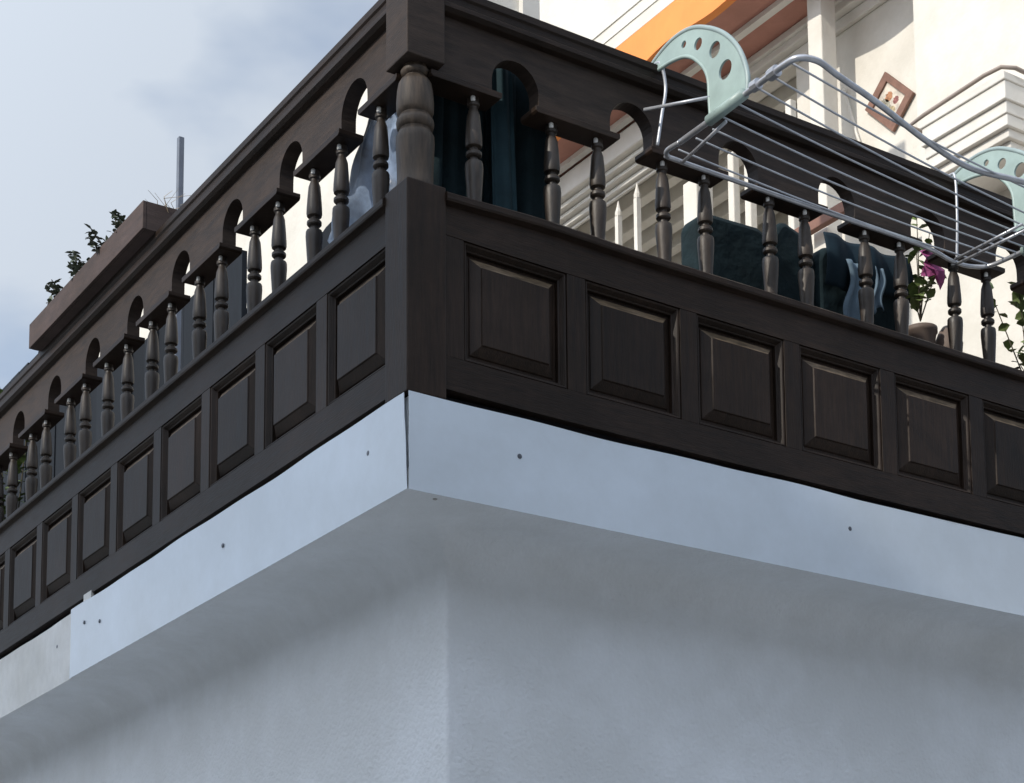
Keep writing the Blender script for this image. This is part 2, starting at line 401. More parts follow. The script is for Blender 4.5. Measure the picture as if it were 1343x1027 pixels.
    for lst, fn, lift in ((balL, LF, False), (balR, RF, True)):
        for t in lst:
            o = bpy.data.objects.new('baluster', me); COL.objects.link(o); o.parent = BAL
            x, y, _ = fn((t, .05, 0)); z0 = .846
            if lift: z0 = SS((t, 0, .846))[2]
            o.location = Vector((x+random.uniform(-.0015, .0015), y+random.uniform(-.0015, .0015), z0))-BAL.location
            o.rotation_euler = (random.uniform(-.010, .010), random.uniform(-.010, .010), random.uniform(0, 6.28))
            o.scale = (1, 1, (1.1895-z0)/.345)
            pg = bpy.data.objects.new('glint', glint); COL.objects.link(pg); pg.parent = BAL
            pg.location = Vector((x-.0120, y-.0120, 1.1712))-BAL.location
    # sills
    sill = [(-.010, .832), (-.012, .838), (-.012, .852), (-.006, .858), (.10, .858), (.10, .826), (.012, .826), (.004, .829)]
    Bp('sill_rail', sweep(sill, .1175, LEND), wood_h, LF, .001)
    Bp('sill_rail', sweep(sill, .1175, REND, 40), wood_h, SS, 0)
    # panelled apron: L side
    def apron(o0, P, W, n, fn, end, smo):
        zb, zt = (.385, .728)
        F0, F1 = .008, .05
        Bp('top_rail', MB().sbox(.119, end, F0, F1, zt, .8255, 40), wood_h, (lambda p: (RS(p) if p[2] < .8 else (SS(p)[0], SS(p)[1], SS(p)[2]))) if fn is RS else fn, 0)
        Bp('bottom_rail', MB().sbox(.119, end, F0, F1, .292, zb, 40), wood_h, fn, 0)
        # backing behind the dark gap at the bottom
        edges = [.119]
        for i in range(n):
            a = o0+i*P; b = a+W
            # stile before the opening
            Bp('stile', MB().box(edges[-1], a, F0+.0006, F1, zb+.0004, zt-.0004), wood_v, fn, .0015)
            edges.append(b)
            # moulding: sloped picture-frame
            m = MB(); g = .0012
            def ring(i0, d0, i1, d1):
                A = [(a+i0, d0, zb+i0), (b-i0, d0, zb+i0), (b-i0, d0, zt-i0), (a+i0, d0, zt-i0)]
                B_ = [(a+i1, d1, zb+i1), (b-i1, d1, zb+i1), (b-i1, d1, zt-i1), (a+i1, d1, zt-i1)]
                m.add(A+B_, [(k, (k+1) % 4, 4+(k+1) % 4, 4+k) for k in range(4)])
            seq = [(g, F1-.002), (g, .014), (.004, .0105), (.008, .0125), (.016, .0255), (.0185, .0265), (.020, .0275), (.0205, F1-.002)]
            for (i0, d0), (i1, d1) in zip(seq, seq[1:]): ring(i0, d0, i1, d1)
            Bp('panel_moulding', m, wood_v, fn, 0)
            m2 = MB(); e = .0208
            pr = [(e, .047), (e, .039), (e+.010, .038), (e+.012, .034), (e+.038, .016), (e+.040, .011)]
            v = []; q = []
            for j, (ii, dd) in enumerate(pr):
                v += [(a+ii, dd, zb+ii), (b-ii, dd, zb+ii), (b-ii, dd, zt-ii), (a+ii, dd, zt-ii)]
                if j:
                    for k in range(4): q.append((4*j-4+k, 4*j-4+(k+1) % 4, 4*j+(k+1) % 4, 4*j+k))
            k = 4*(len(pr)-1); q += [(k, k+1, k+2, k+3), (0, 3, 2, 1)]
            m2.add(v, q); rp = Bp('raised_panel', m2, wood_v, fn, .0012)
            rp.data.materials.append(wood_highlight)
            for pl in rp.data.polygons:      # upper bevel in a lighter colour, a painted highlight
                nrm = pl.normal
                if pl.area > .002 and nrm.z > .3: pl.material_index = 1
        Bp('stile', MB().box(edges[-1], end, F0+.0006, F1, zb+.0004, zt-.0004), wood_v, fn, .0015)
    apron(.1365, .4153, .3476, 13, LF, LEND-.1, False)
    apron(.1814, .4058, .3417, 9, RS, REND-.05, True)
    # recessed dark batten in the gap over the slab
    Bp('plinth_batten', MB().box(.119, LEND-.1, .035, .06, .262, .292), void_m, LF, 0)
    Bp('plinth_batten', MB().box(.119, REND-.05, .035, .06, .262, .292), void_m, RF, 0)
    # end posts out of the picture
    Bp('end_post', MB().box(-.004, .118, LEND-.1, LEND+.02, .268, 1.6), wood_v)
    Bp('end_post', MB().box(REND-.05, REND+.07, -.004, .118, .268, 1.6), wood_v)
balcony()

# balcony floor
tag(part('balcony_floor', MB().box(.07, 8, .07, 12, .2625, .30), floor_m, None), kind='structure')

# ------------------------------------------------------------------ upper white house (far side of the terrace)
def white_annex():
    h = empty('white_annex', (2.3, 6, .3), 'narrow white block behind the left side of the balcony, seen between the balusters', 'house')
    part('wall', MB().box(2.02, 2.56, 3.3, 11.6, .30, 3.9), white_wall, h)
    part('corner_trim', MB().box(2.56, 2.665, 3.27, 3.42, .30, 6.2), white_trim, h)
    part('end_wall', MB().box(2.10, 2.558, 3.31, 3.6, 3.9, 6.2), white_wall, h)
    part('coping', MB().box(2.0, 2.60, 3.62, 11.7, 3.9, 3.93), white_trim, h)
white_annex()

def neighbour_house():
    h = empty('neighbour_house', (6.5, 6, GZ), 'sunlit white house with an orange banded eave rising behind the balcony', 'house')
    Y1 = 8.35; Y0 = 3.28
    SP = 4.62
    m = MB(); m.box(5.7, 9, 2.0, SP, GZ, 8.5); m.box(5.7, 9, SP, 9.4, 5.60, 8.5); m.box(7.2, 9, SP, 9.4, GZ, 5.60); m.box(5.71, 7.2, 9.2, 9.4, GZ, 5.6)
    part('wall', m, white_wall, h)
    part('loggia_ceiling', MB().box(5.6995, 7.2, SP, 9.2, 5.5475, 5.5995), white_trim, h)
    for k in range(6):
        x = 5.78+.23*k; part('ceiling_beam', MB().box(x, x+.10, SP, 9.2, 5.44-.012*k, 5.547), white_trim, h, bevel=.008)
    part('wall_band', MB().box(7.14, 7.2, SP, 9.2, 4.9, 5.1), white_trim, h, bevel=.01)
    part('wall_band', MB().box(7.12, 7.2, SP, 9.2, 4.55, 4.62), white_trim, h, bevel=.01)
    # projecting bay at the right
    part('bay_wall', MB().box(5.42, 5.72, 1.2, 3.27, GZ, 8.4), white_wall, h)
    # canopy: white top, orange fascia, orange soffit with moulding strip
    part('upper_fascia', MB().box(4.998, 5.72, Y0, Y1, 5.83, 8.3), white_wall, h)
    mb = MB(); 
    for k, (d, z0, z1) in enumerate(((4.990, 5.93, 5.945), (4.988, 6.03, 6.06))): mb.box(d, 5.2, Y0-.01, Y1, z0, z1)
    part('fascia_moulding', mb, white_trim, h)
    # orange band with slightly wavy lower edge, shaped after a shadow line
    v = []; f = []; n = 240
    for i in range(n+1):
        y = Y0+(Y1-Y0)*i/n
        zl = 5.548+.022*math.sin(y*6.3+.5)+.012*math.sin(y*2.7+1)
        v += [(5.0, y, 5.8295), (5.0, y, zl), (5.05, y, zl-.012), (5.05, y, 5.8295)]
        if i:
            for j in range(4): f.append(((i-1)*4+j, (i-1)*4+(j+1) % 4, i*4+(j+1) % 4, i*4+j))
    f += [tuple(range(4)), tuple(range((n+1)*4-1, n*4-1, -1))]
    part('orange_band', MB().add(v, f), orange, h)
    part('soffit', MB().box(5.0505, 5.699, Y0+.001, Y1-.001, 5.548, 5.829), shaded_orange, h)  # redder copy of the orange, with the soffit's shade in its colour
    part('soffit_strip', MB().box(5.29, 5.345, Y0+.02, Y1, 5.51, 5.547), white_trim, h)
    # white cove under the soffit: layered mouldings down the wall
    c = MB()
    for (x, z0, z1) in ((5.60, 5.44, 5.547), (5.57, 5.49, 5.5465), (5.66, 5.36, 5.4395)): c.box(x, 5.6995, Y0+.005, Y1, z0, z1)
    part('wall_moulding', c, white_trim, h, bevel=.01)
    # deeper stepped mouldings further back
    c = MB(); 
    for (x, z0, z1) in ((5.36, 5.335, 5.5075), (5.42, 5.295, 5.334), (5.475, 5.26, 5.294), (5.53, 5.22, 5.259), (5.57, 5.195, 5.219)): c.box(x, 5.598, 5.55, Y1-.1, z0, z1)
    part('cornice', c, white_trim, h, bevel=.012)
    # brown string course
    # moulded balcony block at the right
    b = MB()
    for (o, z0, z1) in ((0, 3.84, 3.885), (.012, 3.745, 3.84), (.004, 3.73, 3.745), (.025, 3.66, 3.73), (.036, 3.60, 3.66), (.028, 3.59, 3.60), (.06, 3.54, 3.59), (.10, 3.50, 3.54)):
        b.box(4.98+o, 5.44, 2.22+o*.6, 2.84-o*.3, z0, z1)
        b.box(5.44, 8.0, 2.22+o*.6-1.02 if False else 1.1999, 1.2, z0, z1) if False else None
    mb_ = part('moulded_block', b, white_trim, h, bevel=.006)
    # rounded rail over the block
    part('block_rail', MB().tube([(5.40, 2.93, 3.90), (4.985, 2.93, 3.90), (4.975, 2.80, 3.905), (4.97, 2.35, 3.915), (4.985, 2.24, 3.915), (5.05, 2.2, 3.91), (5.4, 2.2, 3.90)], .012, 8), mat('rail_beige', (.30, .25, .22), .6, bump=0), h, smooth=True)
    # meter box bits and cable on the wall
    part('wall_pipe', MB().tube([(5.68, 4.15, 4.95), (5.68, 4.05, 4.6), (5.68, 4.0, 4.45)], .01, 6), white_trim, h)
    # parapet/terrace in front of the house which carries the white posts
neighbour_house()

def white_posts():
    # portico posts and pointed pickets in front of the house wall, each a thing of its own
    def post(x, y, w, z0, z1, label, depth=None, cap=False):
        e = empty('white_post', (x, y, z0), label, 'post', 'white posts before the sunlit house')
        d = depth or w
        part('shaft', MB().box(x-d/2, x+d/2, y-w/2, y+w/2, z0, z1), white_wall, e, bevel=.008)
        if cap:
            m = MB(); m.box(x-d/2-.02, x+d/2+.02, y-w/2-.02, y+w/2+.02, z1, z1+.05); m.box(x-d/2-.035, x+d/2+.035, y-w/2-.035, y+w/2+.035, z1+.05, z1+.09)
            part('capital', m, white_trim, e, bevel=.005)
        return e
    Z0 = .30
    post(5.35, 5.27, .15, Z0, 4.70, 'wide white box column behind the fourth front baluster', .15, False)
    post(5.42, 4.97, .06, Z0, 4.80, 'thin white post seen left in the third front arch')
    post(5.42, 4.80, .06, Z0, 4.70, 'thin white post seen right in the third front arch')
    post(5.40, 4.36, .055, Z0, 4.88, 'slim pointed white post under the rack end, left of the paired column')
    post(5.45, 4.10, .13, Z0, 5.50, 'white paired column rising above the handrail behind the rack', .13, False)
    for (y, zt, lab) in ((6.34, 4.90, 'shortest white pointed picket, leftmost behind the front balusters'), (6.13, 4.93, 'middle white pointed picket behind the front balusters'), (5.90, 4.97, 'tallest white pointed picket, right of the other two behind the front balusters')):
        e = empty('white_picket', (5.3, y, Z0), lab, 'picket', 'pointed white pickets')
        m = MB(); wv = .019
        m.box(5.3-wv, 5.3+wv, y-wv, y+wv, Z0, zt-.12)
        part('shaft', m, white_wall, e)
        part('point', MB().lathe([(.024, 0), (.026, .03), (.016, .06), (.003, .12)], (5.3, y, zt-.12), 8), white_wall, e)
white_posts()
tag(part('brown_rail', MB().box(5.28, 5.33, 3.35, 4.75, 3.83, 3.905), brown_band, None, bevel=.006), 'brown wooden rail crossing in front of the white column, seen through the fourth front arch', 'rail')

def picture():
    # tilted framed picture hung on the sunlit bay corner
    X = 5.694
    # corners measured on the wall plane
    A = Vector((X, 3.77, 4.879)); B = Vector((X, 3.536, 4.623)); D = Vector((X, 3.939, 4.648))
    e1 = (B-A); e2 = (D-A); 
    # make it a true rectangle
    w_ = e1.length; u = e1.normalized(); v_ = (e2-u*e2.dot(u)).normalized(); h_ = .255
    o = empty('framed_picture', tuple(A), 'small brown framed picture hung crooked on the bright white wall', 'picture')
    def P(a, b, d): return tuple(A+u*a*w_+v_*b*h_+Vector((-d, 0, 0)))
    def slab(a0, a1, b0, b1, d0, d1):
        return MB().add([P(a0, b0, d0), P(a1, b0, d0), P(a1, b1, d0), P(a0, b1, d0), P(a0, b0, d1), P(a1, b0, d1), P(a1, b1, d1), P(a0, b1, d1)],
                        [(0, 3, 2, 1), (4, 5, 6, 7), (0, 1, 5, 4), (1, 2, 6, 5), (2, 3, 7, 6), (3, 0, 4, 7)])
    m = MB()
    for q in ((0, 1, 0, .16), (0, 1, .84, 1), (0, .16, .16, .84), (.84, 1, .16, .84)):
        s = slab(q[0], q[1], q[2], q[3], 0, .022); m.add(s.v, s.f)
    part('frame', m, frame_m, o)
    part('print', slab(.16, .84, .16, .84, .001, .008), mat('picture_cream', (.62, .56, .48), .6, noise_s=18, var=.3, bump=0), o)
    ims = ((.40, .42, .09, .13, (.42, .20, .10)), (.42, .60, .15, .11, (.30, .28, .22)), (.62, .38, .07, .10, (.26, .10, .09)), (.66, .60, .08, .08, (.40, .33, .2)))
    for (a, b, ra, rb, colr) in ims:
        n = 18; ring = [(a+ra*math.cos(2*PI*k/n)*(1+.2*math.sin(3*k)), b+rb*math.sin(2*PI*k/n)) for k in range(n)]
        mb = MB().add([P(x, y, .008) for x, y in ring]+[P(x, y, .0086) for x, y in ring], [tuple(range(n)), tuple(range(2*n-1, n-1, -1))]+[(k, (k+1) % n, n+(k+1) % n, n+k) for k in range(n)])
        part('printed_patch', mb, mat('print_colour', colr, .6, noise_s=50, var=.6, bump=0), o)
picture()

# ------------------------------------------------------------------ street building opposite, which shades the balcony
def opposite_house():
    tall = 1.14+20*math.tan(R(SUN_EL))/math.cos(R(7))
    for (y0, y1, top, lab) in ((-6.8, 3.1, tall, 'tall cream house across the street to the left'), (3.4, 40, tall*.42, 'low cream house across the street beyond the tall one'), (-45, -7.1, tall*.42, 'low cream house across the street this side of the tall one')):
        h = empty('terraced_house', (-24, (y0+y1)/2, GZ), lab, 'house')
        part('wall', MB().box(-30, -20.4, y0, y1, GZ-.1, top-.6), facade_m, h)
        part('roof', MB().prism([(-20, top-.45), (-20, top), (-25.2, top+1.0), (-30.4, top), (-30.4, top-.45)], y0-.1, y1+.1), tile_m, h)
        y = y0+1.5
        while y < y1-2:
            for z in (-2.0, 1.2, 4.4, 7.6):
                if z+1.7 < top-.7:
                    w_ = part('window', MB().box(-20.39, -20.33, y, y+1.1, z, z+1.6), white_trim, h)
                    part('pane', MB().box(-20.329, -20.32, y+.08, y+1.02, z+.08, z+1.52), glass_m, w_)
            y += 4
opposite_house()
def south_shade_house():  # out of view, added to cut the sky light on the right-hand faces
    h = empty('added_shade_house', (9, -18, GZ), 'pale grey house added unseen behind the viewer to darken the right faces', 'house')
    part('wall', MB().box(-6, 26, -24, -13.5, GZ-.1, 5.6), mat('grey_facade', (.40, .40, .41), .85, .3, noise_s=2, var=.06, bump=.2, stain=.1), h)
    part('roof', MB().prism([(-13.1, 5.602), (-13.1, 5.8), (-18.7, 7.6), (-24.3, 5.8), (-24.3, 5.602)], -6.3, 26.3), tile_m, h, fn=LF)
    x = -4.5
    while x < 24:
        for z in (-2.2, .8, 3.6):
            w_ = part('window', MB().box(x, x+1.1, -13.51, -13.44, z, z+1.5), white_trim, h)
            part('pane', MB().box(x+.08, x+1.02, -13.439, -13.43, z+.08, z+1.42), glass_m, w_)
        x += 3.4
south_shade_house()

# ------------------------------------------------------------------ dark board screen on the terrace behind the left balustrade
def screen():
    e = empty('board_screen', (1.0, 4.6, .30), 'dark vertical board screen behind the left balusters, below the bright wall', 'screen')
    y = 3.22; i = 0
    while y < 8.2:
        wd = .17
        top = 2.235+(.0 if y < 4.9 else .55 if y > 5.15 else .12)
        dx = random.uniform(-.006, .006)
        part('board', MB().box(.985+dx, 1.01+dx, y, y+wd-.008, .30, top+random.uniform(-.004, .004)), board_m, e)
        y += wd
    part('rail', MB().box(1.02, 1.06, 3.2, 8.2, 1.9, 1.98), board_m, e)
screen()

def cloth(name, mfun, nu, nv, m, th=.004):
    v = []; f = []
    for i in range(nu+1):
        for j in range(nv+1): v.append(mfun(i/nu, j/nv))
    for i in range(nu):
        for j in range(nv):
            a = i*(nv+1)+j; f.append((a, a+1, a+nv+2, a+nv+1))
    o = link(name, MB().add(v, f).mesh(name, m, smooth=True))
    s = o.modifiers.new('solid', 'SOLIDIFY'); s.thickness = th
    return o

def curtains():
    def c1(u, v):
        x = .13+.50*u; z = .32+1.14*v
        return (x, .22+.022*math.sin(u*26+1)+.012*math.sin(u*61)+.01*math.sin(v*5), z)
    tag(cloth('hanging_cloth', c1, 110, 16, teal), 'dark teal cloth hung inside the balcony next to the corner column', 'cloth')
    def c2(u, v):
        x = .375+(.08+.018*(1-v))*u-.03*v*0; z = .34+1.12*v
        return (x+.02*(1-v), .178+.010*math.sin(u*9), z)
    tag(cloth('hanging_towel', c2, 24, 14, teal2), 'narrow lighter blue cloth hanging in front of the dark teal cloth', 'cloth')
curtains()

def film_sheet():
    # slack translucent plastic behind the first left bays: narrow at the top, wide and folded at the bottom
    def c(u, v):
        left = .70+.07*min(1, v/.2)-.33*max(0, v-.2)/.8
        zb = .87+.10*u; z = zb+(1.345-zb)*v
        y = .20+(left-.20)*u+.09*(1-u)*v
        fold = .020*math.sin(u*11+v*5)+.012*math.sin(u*23-v*9)+.008*math.sin(v*17+u*6)
        return (.135+fold*(1.2-v)+.03*(1-v), y, z)
    tag(cloth('plastic_sheet', c, 48, 30, film, .001), 'crumpled translucent bluish plastic sheet behind the first left balusters', 'plastic sheet')
film_sheet()

# ------------------------------------------------------------------ things standing on the balcony
def rounded_back(name, x0, x1, y, z0, z1, m, label, th=.12, r=.065, lean=.0):
    pts = [(x0, z0), (x1, z0)]
    for k in range(9):
        a = k/8*PI/2; pts.append((x1-r+r*math.cos(a), z1-r+r*math.sin(a)))
    for k in range(9):
        a = PI/2+k/8*PI/2; pts.append((x0+r+r*math.cos(a), z1-r+r*math.sin(a)))
    pts[2:] = [(a+.0, b+.010*math.sin((a-x0)/(x1-x0)*9+x0*7)) for a, b in pts[2:]]
    return pts
def chair(x0, x1, y, ztop, label, lean=0):
    e = empty('covered_chair', ((x0+x1)/2, y, .30), label, 'chair', 'dark covered chairs on the balcony')
    o = part('backrest', MB().prism(rounded_back('', x0, x1, y, .62, ztop, teal, ''), y, y+.11), teal, e, bevel=.02); smooth_angle(o, 50)
    o = part('seat', MB().box(x0+.02, x1-.02, y+.112, y+.55, .60, .74), teal, e, bevel=.03)
    for a in (x0+.05, x1-.05):
        for b in (y+.04, y+.5): part('leg', MB().box(a-.02, a+.02, b-.02, b+.02, .30, .60 if b > y+.1 else .615), board_m, e)
chair(1.285, 1.60, .34, 1.285, 'dark teal chair with rounded back behind the fifth and sixth front balusters')
chair(1.615, 1.81, .36, 1.335, 'narrower dark teal chair back left of the clothes pile')
chair(1.82, 2.235, .36, 1.30, 'dark blue covered chair draped with light cloths, next to the flowers')
def drapes():
    def a(u, v):
        return (1.82+.40*u+.005, .335-.012*math.sin(u*15)-.015*math.sin(v*PI), 1.335-.17*v-.02*math.sin(u*5+1)*v)
    tag(cloth('draped_cloth', a, 40, 12, navy), 'navy cloth laid over the top of the chair beside the flowers', 'cloth')
    def b(u, v):
        return (1.905+.075*u+.02*math.sin(v*6+u), .315-.008*math.sin(u*9), 1.25-.24*v-.03*math.sin(u*4)*v)
    tag(cloth('hanging_garment', b, 14, 14, paleblue), 'pale blue garment hanging left of a front baluster over the dark chair', 'garment')
    def c(u, v):
        return (2.03+.05*u+.012*math.sin(v*6), .315-.008*math.sin(u*9), 1.255-.16*v-.02*math.sin(u*4+2)*v)
    tag(cloth('hanging_garment', c, 10, 12, paleblue), 'small pale blue garment hanging right of a front baluster over the dark chair', 'garment')
drapes()
# left: dark rounded chair seen between left balusters, and low dark cushion at the right bays
def small_chair():
    e = empty('wicker_chair', (.6, 1.8, .3), 'dark round backed chair behind the third pair of left balusters', 'chair')
    # rounded back in the YZ plane
    pts = []
    for k in range(17):
        a = PI*k/16; pts.append((1.42+.21*math.cos(a)*-1, 1.27+.21*math.sin(a)))
    pts += [(1.63, .62), (1.21, .62)]
    o = part('backrest', MB().prism(pts, .50, .56), board_m, e, fn=LF, bevel=.01)
    part('hoop', MB().tube([(.49, 1.42-.19*math.cos(PI*k/12), 1.10+.25*math.sin(PI*k/12)) for k in range(13)], .008, 6), screw_m, e, smooth=True)
    part('seat', MB().box(.58, .98, 1.22, 1.62, .62, .70), board_m, e, bevel=.02)
    for x in (.62, .94):
        for y in (1.26, 1.58): part('leg', MB().box(x-.018, x+.018, y-.018, y+.018, .30, .62), board_m, e)
small_chair()
def low_cushion():
    o = part('cushion', MB().box(.70, .93, .2, .5, .32, .98), teal2, None, bevel=.05)
    tag(o, 'dark slumped cushion low behind the second pair of front balusters', 'cushion')
low_cushion()

# ------------------------------------------------------------------ plants
def leaf(mb, base, d, up, L, W, bend=.2):
    d = Vector(d).normalized(); s = d.cross(Vector(up)); s = s.normalized() if s.length > 1e-4 else Vector((1, 0, 0))
    n = s.cross(d); b = Vector(base)
    pts = [b, b+d*L*.4+s*W/2+n*L*.03, b+d*L*.75+s*W*.35-n*L*bend*.3, b+d*L-n*L*bend, b+d*L*.75-s*W*.35-n*L*bend*.3, b+d*L*.4-s*W/2+n*L*.03]
    mid = b+d*L*.45
    mb.add(pts+[mid+n*L*.06], [(0, 1, 6), (1, 2, 6), (2, 3, 6), (3, 4, 6), (4, 5, 6), (5, 0, 6)])
def sprig(base, tip, n, L, W, lm, parent, rnd, stemr=.003):
    b = Vector(base); t = Vector(tip); mid = (b+t)/2+Vector((rnd.uniform(-.03, .03),)*3)
    pts = [b, b.lerp(mid, .5), mid, mid.lerp(t, .5), t]
    part('stem', MB().tube(pts, stemr, 5, stemr*.5), stem_m, parent)
    mb = MB()
    for i in range(n):
        f = rnd.uniform(.25, 1); p = b.lerp(mid, f*2) if f < .5 else mid.lerp(t, f*2-1)
        leaf(mb, p, (rnd.uniform(-1, 1), rnd.uniform(-1, 1), rnd.uniform(-.3, .9)), (rnd.uniform(-.3, .3), rnd.uniform(-.3, .3), 1), L*rnd.uniform(.6, 1.2), W*rnd.uniform(.7, 1.2))
    o = part('leaves', mb, lm, parent); o['kind'] = 'stuff'
def potted_flower():
    rnd = random.Random(3)
    e = empty('potted_plant', (2.24, .30, .96), 'straggly potted plant with a pink flower bow behind the rack end', 'plant')
    part('pot', MB().lathe([(.035, 0), (.042, .02), (.054, .09), (.058, .093), (.058, .11), (.05, .11)], (2.24, .30, .96), 28), pot_m, e, smooth=True)
    for tp in ((2.22, .28, 1.50), (2.27, .27, 1.42), (2.33, .28, 1.36), (2.19, .26, 1.35), (2.27, .3, 1.30), (2.20, .3, 1.22)):
        sprig((2.24, .30, 1.1), tp, 10, .06, .035, leaf_g, e, rnd)
    mb = MB()
    for k in range(16):
        a = rnd.uniform(0, 6.28); leaf(mb, (2.28, .25, 1.30), (math.cos(a), rnd.uniform(-.3, .1), math.sin(a)*.7), (0, -1, .2), .075*rnd.uniform(.7, 1.2), .055)
    part('flower', mb, pink, e)
    s = empty('plant_stand', (2.24, .3, .3), 'pale small stand with a rounded jar under the pink flowering plant', 'stand')
    part('top', MB().box(2.10, 2.40, .2, .42, .93, .96), pot_m, s)
    for a in (2.13, 2.37):
        for b in (.22, .40): part('leg', MB().box(a-.015, a+.015, b-.015, b+.015, .3, .93), pot_m, s)
    j = part('jar', MB().lathe([(.03, 0), (.045, .02), (.05, .07), (.035, .11), (.02, .13)], (2.345, .27, .96), 16), pot_m, None, smooth=True)
    tag(j, 'small round grey jar standing right of the pink flower pot', 'jar')
potted_flower()
def right_plant():
    rnd = random.Random(9)
    e = empty('shrub', (2.80, .35, .96), 'yellow green shrub in a tub at the right edge behind the rack', 'plant')
    part('tub', MB().lathe([(.09, 0), (.11, .04), (.12, .1), (.125, .105), (.11, .11)], (2.80, .38, .90), 18), pot_m, e)
    for k in range(7):
        sprig((2.86, .36, 1.0), (2.80+rnd.uniform(-.11, .25), .3+rnd.uniform(-.08, .15), 1.32+rnd.uniform(-.1, .12)), 12, .06, .04, leaf_g, e, rnd)
    part('support_box', MB().box(2.62, 3.0, .22, .55, .3, .90), pot_m, e)
    # low twigs
    for tp in ((2.74, .16, 1.10), (2.66, .17, 1.02), (2.74, .15, .98), (2.58, .16, .97)):
        sprig((2.80, .25, .91), tp, 6, .04, .025, leaf_d, e, rnd)
right_plant()

def planter():
    X0, X1, Y0_, Y1_, Z0, Z1 = -.05, .17, 1.79, 3.03, 1.464, 1.568
    e = empty('planter_box', ((X0+X1)/2, (Y0_+Y1_)/2, Z0), 'long brownish planter box resting on the left handrail', 'planter')
    th = .014
    part('front_board', MB().box(X0, X0+th, Y0_, Y1_, Z0, Z1), planter_m, e, bevel=.002)
    part('back_board', MB().box(X1-th, X1, Y0_, Y1_, Z0, Z1), planter_m, e)
    for y in (Y0_+.0005, Y1_-th-.0005): part('end_board', MB().box(X0+th+.0004, X1-th-.0004, y, y+th, Z0, Z1-.001), planter_m, e)
    part('base', MB().box(X0+th+.0005, X1-th-.0005, Y0_+th+.001, Y1_-th-.001, Z0, Z0+.012), planter_m, e)
    part('soil', MB().box(X0+th+.001, X1-th-.001, Y0_+th+.0015, Y1_-th-.0015, Z0+.0125, Z1-.02), soil, e)
    rnd = random.Random(5)
    def plant(y, h, n, label, lm, name='trailing_plant', lean=0, L=.032, W=.022):
        p = empty(name, (.0, y, Z1-.021), label, 'plant', 'plants in the planter box')
        for k in range(n):
            sprig((.0+rnd.uniform(-.02, .04), y+rnd.uniform(-.02, .02), Z1-.025), (-.02+rnd.uniform(-.07, .06), y+lean+rnd.uniform(-.10, .10), Z1+h*rnd.uniform(.3, 1)), 22, L, W, lm, p, rnd, .004)
    plant(2.06, .14, 5, 'bushier dark succulent in the planter box, nearest the middle', leaf_d, lean=.06)
    plant(2.26, .09, 4, 'small dark succulent in the planter between the two larger clumps', leaf_d)
    plant(2.52, .13, 4, 'dark leafy clump in the planter, left of the middle', leaf_d)
    plant(2.70, .10, 4, 'dark drooping sprigs in the planter near its far end', leaf_d, lean=.08)
    # dry grass
    p = empty('dry_grass_tuft', (.08, 1.80, Z1-.021), 'pale dry grass tuft at the near end of the planter box', 'grass tuft')
    mb = MB()
    for k in range(16):
        a = (rnd.uniform(.0, .15), 1.80+rnd.uniform(-.02, .08), Z1-.025); mb.tube([a, (a[0]+rnd.uniform(-.05, .05), a[1]+rnd.uniform(-.05, .05), a[2]+.04), (a[0]+rnd.uniform(-.1, .1), a[1]+rnd.uniform(-.08, .08), a[2]+rnd.uniform(.05, .12))], .0016, 4, .0006)
    o = part('blades', mb, leaf_dry, p); o['kind'] = 'stuff'
planter()
def far_shrub():
    rnd = random.Random(21)
    e = empty('potted_shrub', (.32, 4.50, .30), 'dull green shrub just showing over the far left end of the handrail', 'plant')
    part('pot', MB().lathe([(.10, 0), (.14, .25), (.15, .26), (.14, .30)], (.32, 4.50, .30), 16), pot_m, e)
    for k in range(10):
        sprig((.32, 4.50, .55), (.32+rnd.uniform(-.12, .12), 4.50+rnd.uniform(-.14, .18), 1.88+rnd.uniform(-.15, .07)), 20, .06, .04, leaf_g, e, rnd, .006)
far_shrub()
def pole():
    m = MB().box(.49, .515, 2.79, 2.815, .30, 2.44)
    tag(part('pole', m, pole_m, None, bevel=.003), 'slim grey upright pole standing behind the near end of the planter', 'pole')
pole()

